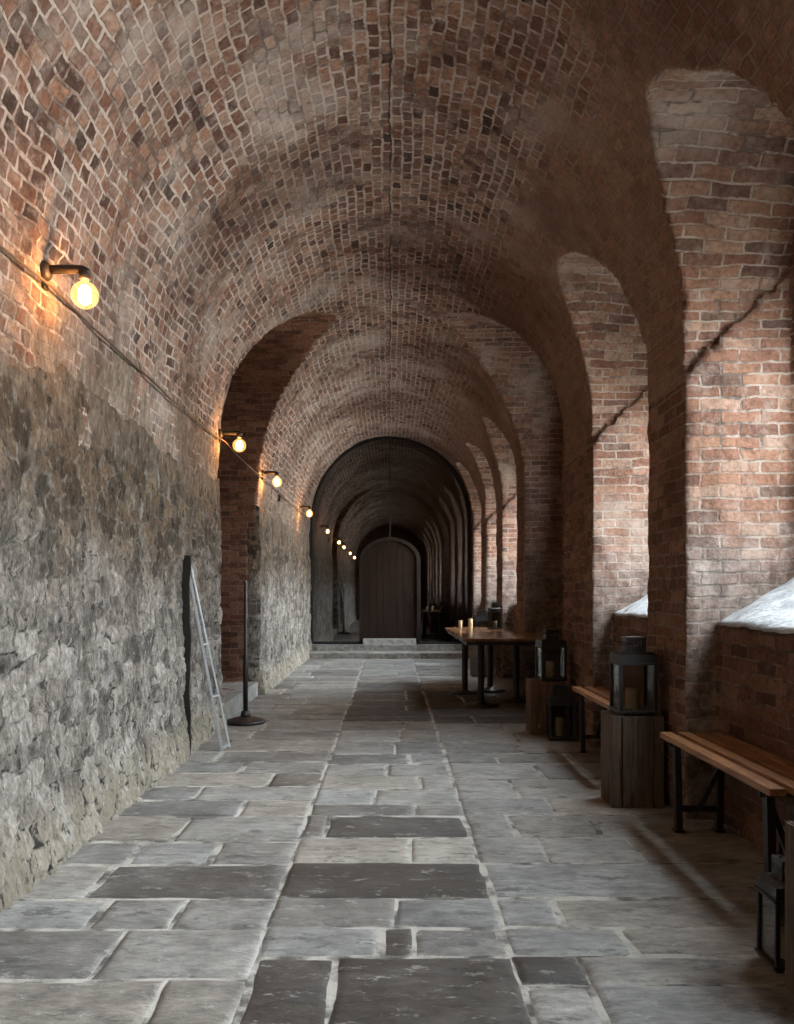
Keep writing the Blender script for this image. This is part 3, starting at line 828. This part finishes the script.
# ------------------------------------------------------------------ wall lamps
def lamp_proto():
    t = thing('wall_lamp', (0, 0, 0), 'x', 'lamp', 'bulb lamps along the cable')
    bm = bmesh.new()
    lathe(bm, [(0, 0), (.042, 0), (.046, .006), (.046, .03), (.036, .044), (.026, .05), (0, .05)], 24, mtx=Matrix.Rotation(R(90), 4, 'Y'))
    box(bm, -.01, .03, -.025, .025, -.085, -.03, .005)
    from_bm('bracket', bm, M['bracket'], t, True)
    bm = bmesh.new(); tube(bm, [(.03, 0, .005), (.08, 0, .008), (.15, 0, .008), (.195, 0, .006), (.212, 0, -.003), (.217, 0, -.016)], .0205, 16)
    from_bm('arm', bm, M['bracket'], t, True)
    bm = bmesh.new(); lathe(bm, [(0, .002), (.024, .002), (.027, -.004), (.026, -.030), (.018, -.035), (0, -.035)], 20, (.205, 0, -.006))
    from_bm('lamp_holder', bm, M['bracket'], t, True)
    r = .062
    bm = bmesh.new(); lathe(bm, [(.016, .0), (.018, -.012)] + [(r * math.sin(a), -.070 + r * math.cos(a)) for a in np.linspace(.36, PI, 22)][:-1] + [(0, -.070 - r)], 32, (.205, 0, -.040))
    b = from_bm('bulb', bm, M['bulb_glass'], t, True)
    bm = bmesh.new()
    for k in range(10):
        a = 2 * PI * k / 10; rr = .026
        tube(bm, [(.205 + rr * .5 * math.cos(a), rr * .5 * math.sin(a), -.07), (.205 + rr * math.cos(a), rr * math.sin(a), -.09), (.205 + rr * math.cos(a), rr * math.sin(a), -.135), (.205 + rr * .4 * math.cos(a), rr * .4 * math.sin(a), -.15)], .0042, 6)
    f = from_bm('filament', bm, M['filament'], b, True)
    return t
lp = lamp_proto()
LAMPZ = 2.715
lamps = [(3.88, 'lit globe bulb lamp on the rubble wall, the largest and nearest of the row', -1.598),
         (7.86, 'lit globe bulb lamp at the near edge of the dark left alcove', -1.598),
         (10.48, 'lit globe bulb lamp just past the far edge of the left alcove', -1.598),
         (14.70, 'lit globe bulb lamp nearest the glass screen', -1.598),
         (.25, 'lit globe bulb lamp on the left wall, seen only mirrored in the glass screen', -1.598)]
for k, (yy, lab, xx) in enumerate(lamps):
    if k == 0: lp.location = (xx, yy, LAMPZ); lp['label'] = lab
    else: dup(lp, (xx, yy, LAMPZ), lab)
    L = bpy.data.lights.new('bulb_light', 'POINT'); L.energy = 36; L.color = (1, .42, .10); L.shadow_soft_size = .03
    lo = bpy.data.objects.new('bulb_light', L); C.objects.link(lo); lo.location = (xx + .205, yy, LAMPZ - .11)
# the cable that strings the lamps together
bm = bmesh.new(); pts = []
knots = [(-4.6, LAMPZ - .07)] + [(q[0], LAMPZ - .075) for q in sorted(lamps)] + [(16.7, LAMPZ - .08)]
for (ya, za), (yb, zb) in zip(knots, knots[1:]):
    n = max(6, int((yb - ya) / .25)); over = ya < CR0 + .1 and yb > CR1
    for k in range(n):
        t = k / n; yy = ya + (yb - ya) * t
        sag = -.02 * math.sin(PI * t) if not over else -.03 * math.sin(PI * t)
        pts.append((-1.548 + (.02 if over else .006 * math.sin(yy * 7)), yy, za + (zb - za) * t + sag + .004 * math.sin(yy * 5)))
tube(bm, pts, .0065, 8)
tag(from_bm('power_cable', bm, M['cable'], None, True), 'long thin black cable strung along the left wall from lamp to lamp', 'cable')
# a small junction box on the cable
bm = bmesh.new(); box(bm, -.03, .03, -.05, .05, -.045, .045, .008)
tube(bm, [(0, -.09, .03), (0, -.05, .01)], .01, 8); tube(bm, [(0, .05, -.01), (0, .09, -.02)], .01, 8)
o = from_bm('junction_box', bm, M['bracket']); o.location = (-1.572, 12.0, 2.572)
tag(o, 'small dark junction box on the cable between the two far lamps', 'junction box')

# ------------------------------------------------------------------ wooden crates standing on end
def crate_proto(mat, w, d, h, nf, ns, seed):
    rr = random.Random(seed)
    t = thing('wooden_crate', (0, 0, 0), 'x', 'crate', 'upended wooden crates')
    th = .012
    for z0 in (0, h - .018):
        bm = bmesh.new(); n = 2
        for k in range(n):
            box(bm, -w / 2 + .006, w / 2 - .006, -d / 2 + th + .001 + (d - 2 * th) * k / n, -d / 2 + th + (d - 2 * th) * (k + 1) / n - .003, z0, z0 + .018, .002)
        from_bm('end_panel', bm, mat, t)
    for k in range(nf):
        for sy in (-1, 1):
            if sy == 1 and k % 2: continue
            bm = bmesh.new(); g = (w) / nf; xa = -w / 2 + g * k + rr.uniform(.002, .005); xb = -w / 2 + g * (k + 1) - rr.uniform(.002, .006)
            y0 = -d / 2 if sy < 0 else d / 2 - th
            box(bm, xa, xb, y0, y0 + th, rr.uniform(0, .003), h - rr.uniform(0, .006), .0025)
            for zz in (.012, h - .012):
                lathe(bm, [(0, -.0015), (.003, -.001), (.003, .002)], 8, mtx=Matrix.Translation(((xa + xb) / 2, y0 - (.0005 if sy < 0 else -th - .0005), zz)) @ Matrix.Rotation(R(90), 4, 'X'))
            from_bm('slat', bm, mat, t)
    for k in range(ns):
        for sx in (-1, 1):
            bm = bmesh.new(); g = (d - 2 * th) / ns; ya = -d / 2 + th + g * k + rr.uniform(.002, .004); yb = -d / 2 + th + g * (k + 1) - rr.uniform(.002, .006)
            x0 = -w / 2 if sx < 0 else w / 2 - th
            box(bm, x0, x0 + th, ya, yb, rr.uniform(0, .003), h - rr.uniform(0, .006), .0025)
            from_bm('slat', bm, mat, t)
    for sx in (-1, 1):
        for sy in (-1, 1):
            bm = bmesh.new(); cx = sx * (w / 2 - th - .014); cy = sy * (d / 2 - th - .014)
            box(bm, cx - .012, cx + .012, cy - .012, cy + .012, .02, h - .02, .002)
            from_bm('corner_post', bm, mat, t)
    return t
CH = .53
c1 = crate_proto(M['crate'], .305, .28, CH, 5, 4, 1)
c1.location = (1.435, 5.05, .0); c1['label'] = 'dark slatted wooden crate on end beside the near bench, carrying the big black lantern'
c3 = dup(c1, (1.398, 2.55, .0), 'dark wooden crate cut off by the lower right edge, in front of the near bench')
c2 = crate_proto(M['crate_warm'], .30, .28, .465, 4, 3, 2)
c2.location = (1.385, 7.60, .0); c2['label'] = 'reddish brown wooden crate on end between the far bench and the table'
c4 = dup(c1, (1.36, 12.62, .0), 'dark wooden crate in the shade against the pier beyond the far table', .05)

# ------------------------------------------------------------------ lanterns
def lantern_proto(w, h, capped=True):
    t = thing('lantern', (0, 0, 0), 'x', 'lantern', 'black metal lanterns with glass sides')
    s = w / 2; p = w * .095
    zb = h * .06; zt = h * .645
    bm = bmesh.new(); box(bm, -s - .006, s + .006, -s - .006, s + .006, .012, zb, .003)
    for sx in (-1, 1):
        for sy in (-1, 1): box(bm, sx * (s - .014) - .012, sx * (s - .014) + .012, sy * (s - .014) - .012, sy * (s - .014) + .012, 0, .014, .002)
    from_bm('base', bm, M['black'], t)
    for sx in (-1, 1):
        for sy in (-1, 1):
            bm = bmesh.new(); box(bm, sx * (s - p / 2) - p / 2, sx * (s - p / 2) + p / 2, sy * (s - p / 2) - p / 2, sy * (s - p / 2) + p / 2, zb, zt, .002)
            from_bm('post', bm, M['black'], t)
    for k in range(4):
        bm = bmesh.new(); box(bm, -s + p, s - p, -s + p * .45, -s + p * .45 + .003, zb + .004, zt - .004, 0)
        f = [(-s + p, -s + p + .012), (s - p - .012, s - p)]
        bmesh.ops.transform(bm, matrix=Matrix.Rotation(R(90 * k), 4, 'Z'), verts=bm.verts)
        from_bm('glass_panel', bm, M['lantern_glass'], t)
    bm = bmesh.new()
    # eaves plate, sloping hip roof
    box(bm, -s - .008, s + .008, -s - .008, s + .008, zt, zt + h * .022, .002)
    z1, z2 = zt + h * .022, zt + h * .165; s2 = s * .80
    lo_ = [bm.verts.new((sx * s, sy * s, z1)) for sx, sy in ((-1, -1), (1, -1), (1, 1), (-1, 1))]
    md_ = [bm.verts.new((sx * s * .985, sy * s * .985, z1 + (z2 - z1) * .78)) for sx, sy in ((-1, -1), (1, -1), (1, 1), (-1, 1))]
    hi_ = [bm.verts.new((sx * s2, sy * s2, z2)) for sx, sy in ((-1, -1), (1, -1), (1, 1), (-1, 1))]
    for a, b in ((lo_, md_), (md_, hi_)):
        for k in range(4): bm.faces.new((a[k], a[(k + 1) % 4], b[(k + 1) % 4], b[k]))
    bm.faces.new(hi_); bm.faces.new(lo_[::-1])
    from_bm('roof', bm, M['black'], t)
    bm = bmesh.new(); s3 = s * .52; z3 = z2 + h * .19
    for (a, b) in ((z2 - .002, z2 + h * .07), (z3 - h * .06, z3)): box(bm, -s3, s3, -s3, s3, a, b, .002)
    n = 7
    for k in range(4):
        m = Matrix.Rotation(R(90 * k), 4, 'Z')
        for j in range(n):
            xx = -s3 + .004 + (2 * s3 - .008) * j / (n - 1)
            vs = box(bm, xx - .004, xx + .004, -s3 + .001, -s3 + .006, z2, z3, 0)
            bmesh.ops.transform(bm, matrix=m, verts=vs)
    from_bm('vented_cap', bm, M['black'], t)
    bm = bmesh.new()
    rad = s * .42
    tube(bm, [(rad * math.cos(a), .0, z3 - .004 + rad * .5 * math.sin(a)) for a in np.linspace(0, PI, 15)], .0032, 8)
    from_bm('handle', bm, M['black'], t)
    return t
def candle(loc, r, h, label):
    t = thing('pillar_candle', loc, label, 'candle', 'cream pillar candles')
    bm = bmesh.new(); lathe(bm, [(0, 0), (r * .97, 0), (r, .004), (r, h - .006), (r * .93, h), (r * .55, h - .004), (r * .25, h - .007), (0, h - .007)], 28)
    from_bm('wax_body', bm, M['wax'], t, True)
    bm = bmesh.new(); tube(bm, [(0, 0, h - .008), (.001, 0, h + .004), (.003, .001, h + .010)], .0013, 6)
    from_bm('wick', bm, M['wick'], t)
    return t
big = lantern_proto(.225, .455)
big.location = (1.445, 5.05, CH); big['label'] = 'big black lantern standing on the crate beside the near bench'
candle((1.44, 5.05, CH + .026), .042, .125, 'cream pillar candle inside the big lantern on the dark crate')
l2 = dup(big, (1.435, 7.58, .465), 'black lantern standing on the reddish brown crate, by the table', .08)
candle((1.43, 7.58, .491), .042, .14, 'cream pillar candle inside the lantern on the reddish brown crate')
l3 = dup(big, (1.455, 7.26, .0), 'black lantern standing on the floor in front of the reddish brown crate', -.05)
candle((1.45, 7.26, .026), .036, .15, 'cream pillar candle inside the lantern that stands on the floor')
l6 = dup(big, (1.36, 12.62, CH), 'black lantern on the dark crate beyond the far table')
candle((1.36, 12.62, CH + .026), .040, .12, 'cream pillar candle inside the lantern beyond the far table')
small = lantern_proto(.150, .355)
small.location = (1.34, 2.86, 0); small['label'] = 'small black lantern on the floor tucked behind the crate at the lower right edge'
candle((1.34, 2.86, .021), .03, .09, 'cream pillar candle inside the small lantern at the lower right edge')
l5 = dup(small, (1.714, 3.52, 0), 'small black lantern on the floor under the near end of the near bench')
candle((1.714, 3.52, .021), .03, .09, 'cream pillar candle inside the small lantern under the near bench')

# ------------------------------------------------------------------ benches
def bench_proto(L):
    t = thing('slatted_bench', (0, 0, 0), 'x', 'bench', 'slatted benches in the window bays')
    for xa, xb in ((-.165, -.100), (-.068, -.006), (.028, .088), (.115, .165)):
        bm = bmesh.new(); box(bm, xa, xb, -L / 2, L / 2, .470, .500, .004)
        from_bm('slat', bm, M['bench'], t)
    for sy in (-1, 1):
        yy = sy * (L / 2 - .12)
        for sx in (-1, 1):
            bm = bmesh.new(); bar(bm, (sx * .105, yy, 0.0), (sx * .115, yy, .452), .042, .034)
            box(bm, sx * .105 - .026, sx * .105 + .026, yy - .03, yy + .03, 0, .012, .003)
            from_bm('leg', bm, M['black'], t)
        bm = bmesh.new(); bar(bm, (-.155, yy, .460), (.155, yy, .460), .022, .04)
        from_bm('crossbar', bm, M['black'], t)
        bm = bmesh.new(); bar(bm, (-.108, yy, .12), (.108, yy, .12), .022, .03)
        from_bm('foot_rail', bm, M['black'], t)
        bm = bmesh.new(); bar(bm, (0, yy, .115), (0, yy - sy * .36, .462), .028, .014)
        from_bm('brace', bm, M['black'], t)
    bm = bmesh.new(); box(bm, -.02, .02, -L / 2 + .1, L / 2 - .1, .452, .470, .002)
    from_bm('stretcher', bm, M['black'], t)
    return t
b1 = bench_proto(1.32); b1.location = (1.612, 3.90, 0); b1['label'] = 'slatted wooden bench in full view in the nearest bay, before the big lantern'
b2 = dup(b1, (1.612, 6.10, 0), 'slatted wooden bench on black legs mostly hidden behind the crate with the big lantern')

# ------------------------------------------------------------------ tables
def table(loc, w, d, h, peds, label):
    t = thing('pedestal_table', loc, label, 'table', 'dark pedestal tables')
    bm = bmesh.new(); n = max(5, int(round(w / .13)))
    for k in range(n):
        xa = w * k / n; xb = w * (k + 1) / n
        box(bm, xa + .0008, xb - .0008, 0, d, h - .032, h, .003)
    from_bm('tabletop', bm, M['table'], t)
    bm = bmesh.new()
    box(bm, .04, w - .04, .04, .065, h - .075, h - .033, .002); box(bm, .04, w - .04, d - .065, d - .04, h - .075, h - .033, .002)
    box(bm, .04, .065, .065, d - .065, h - .075, h - .033, .002); box(bm, w - .065, w - .04, .065, d - .065, h - .075, h - .033, .002)
    from_bm('underframe', bm, M['black'], t)
    for px, py in peds:
        bm = bmesh.new(); lathe(bm, [(0, 0), (.19, 0), (.195, .006), (.19, .014), (.09, .024), (.045, .045), (.036, .06), (0, .06)], 36, (px, py, 0))
        from_bm('base', bm, M['iron'], t, True)
        bm = bmesh.new(); lathe(bm, [(0, .03), (.037, .03), (.037, h - .05), (0, h - .05)], 20, (px, py, 0)); box(bm, px - .15, px + .15, py - .15, py + .15, h - .052, h - .033, .003)
        from_bm('pole', bm, M['iron'], t)
    return t
table((.775, 9.05, 0), 1.12, 1.02, .755, [(.225, .30), (.675, .72)], 'near dark wooden table on black pedestals with a glossy plank top')
table((.765, 10.14, 0), .74, 1.75, .755, [(.16, .36), (.50, .60)], 'far dark wooden table abutting the near one against the pier')
TZ = .755
candle((.955, 11.55, TZ), .024, .11, 'left of two cream pillar candles standing on the far table')
candle((1.10, 11.62, TZ), .028, .13, 'right of two cream pillar candles standing on the far table')
l7 = dup(small, (1.385, 11.25, TZ), 'small black lantern standing on the far table near the window bay', .1)
candle((1.385, 11.25, TZ + .021), .03, .09, 'cream pillar candle inside the small lantern on the far table')

# ------------------------------------------------------------------ things along the left wall
t = thing('barrier_post', (-1.385, 8.15, 0), 'thin black metal post on a round base before the left alcove', 'post')
bm = bmesh.new(); lathe(bm, [(0, 0), (.195, 0), (.200, .010), (.195, .022), (.15, .036), (.08, .052), (.05, .062), (0, .062)], 40); from_bm('base', bm, M['iron'], t, True)
bm = bmesh.new(); lathe(bm, [(0, .058), (.045, .058), (.048, .07), (.042, .105), (.032, .115), (0, .115)], 24); from_bm('collar', bm, M['iron'], t, True)
bm = bmesh.new(); lathe(bm, [(0, .10), (.024, .10), (.024, .64), (.020, .655), (.0165, .665), (.0165, 1.345), (.012, 1.36), (0, 1.362)], 20); from_bm('pole', bm, M['iron'], t, True)
t = thing('leaning_frame', (0, 0, 0), 'narrow grey metal frame leaning against the rubble wall beside the niche', 'frame')
foot = Vector((-1.315, 6.66, .004)); head = Vector((-1.585, 6.60, 1.525))
foot2 = Vector((-1.285, 6.82, .004)); head2 = Vector((-1.575, 6.665, 1.52))
bm = bmesh.new(); bar(bm, foot, head, .029, .020); from_bm('rail', bm, M['alu'], t)
bm = bmesh.new(); bar(bm, foot2, head2, .010, .012); from_bm('rail', bm, M['alu'], t)
for k, f in enumerate((.015, .28, .55, .985)):
    bm = bmesh.new(); bar(bm, foot.lerp(head, f), foot2.lerp(head2, f), .016, .012); from_bm('crosspiece', bm, M['alu'], t)

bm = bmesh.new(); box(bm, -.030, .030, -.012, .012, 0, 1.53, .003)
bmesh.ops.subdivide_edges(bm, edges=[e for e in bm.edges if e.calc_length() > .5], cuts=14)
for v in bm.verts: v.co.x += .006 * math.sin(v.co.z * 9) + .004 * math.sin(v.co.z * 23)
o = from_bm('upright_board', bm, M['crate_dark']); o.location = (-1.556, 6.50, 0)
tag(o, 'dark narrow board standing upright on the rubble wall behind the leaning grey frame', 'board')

# ------------------------------------------------------------------ sky, camera, colour
w = bpy.data.worlds.new('World'); bpy.context.scene.world = w; w.use_nodes = True
nt = w.node_tree; nt.nodes.clear()
tc = nt.nodes.new('ShaderNodeTexCoord'); sp = nt.nodes.new('ShaderNodeSeparateXYZ'); nt.links.new(tc.outputs['Generated'], sp.inputs[0])
rp = nt.nodes.new('ShaderNodeValToRGB'); mr = nt.nodes.new('ShaderNodeMapRange'); mr.inputs[1].default_value = -1; mr.inputs[2].default_value = 1
nt.links.new(sp.outputs[2], mr.inputs[0]); nt.links.new(mr.outputs[0], rp.inputs[0])
el = rp.color_ramp.elements
el[0].position = .0; el[0].color = (.34, .325, .30, 1); el[1].position = 1; el[1].color = (2.25, 2.38, 2.55, 1)
e = el.new(.49); e.color = (.46, .44, .41, 1); e = el.new(.52); e.color = (.42, .425, .43, 1)
bg = nt.nodes.new('ShaderNodeBackground'); bg.inputs[1].default_value = 54.0
wo = nt.nodes.new('ShaderNodeOutputWorld'); nt.links.new(rp.outputs[0], bg.inputs[0]); nt.links.new(bg.outputs[0], wo.inputs[0])

cd = bpy.data.cameras.new('Camera'); cam = bpy.data.objects.new('Camera', cd); C.objects.link(cam)
cam.location = (0, 0, EYE); cam.rotation_euler = (R(90), 0, 0)
cd.sensor_fit = 'AUTO'; cd.sensor_width = 36; cd.lens = 36 * 850 / 1024
cd.shift_x = 7 / 1024; cd.shift_y = 80 / 1024; cd.clip_start = .05
sc = bpy.context.scene; sc.camera = cam
sc.view_settings.view_transform = 'Standard'; sc.view_settings.look = 'None'; sc.view_settings.gamma = 1
sc.view_settings.use_curve_mapping = False; sc.view_settings.exposure = 0.0
sc.cycles.use_denoising = True
sc.cycles.max_bounces = 10; sc.cycles.diffuse_bounces = 6; sc.cycles.glossy_bounces = 4; sc.cycles.transparent_max_bounces = 16
sc.cycles.caustics_reflective = False; sc.cycles.caustics_refractive = False
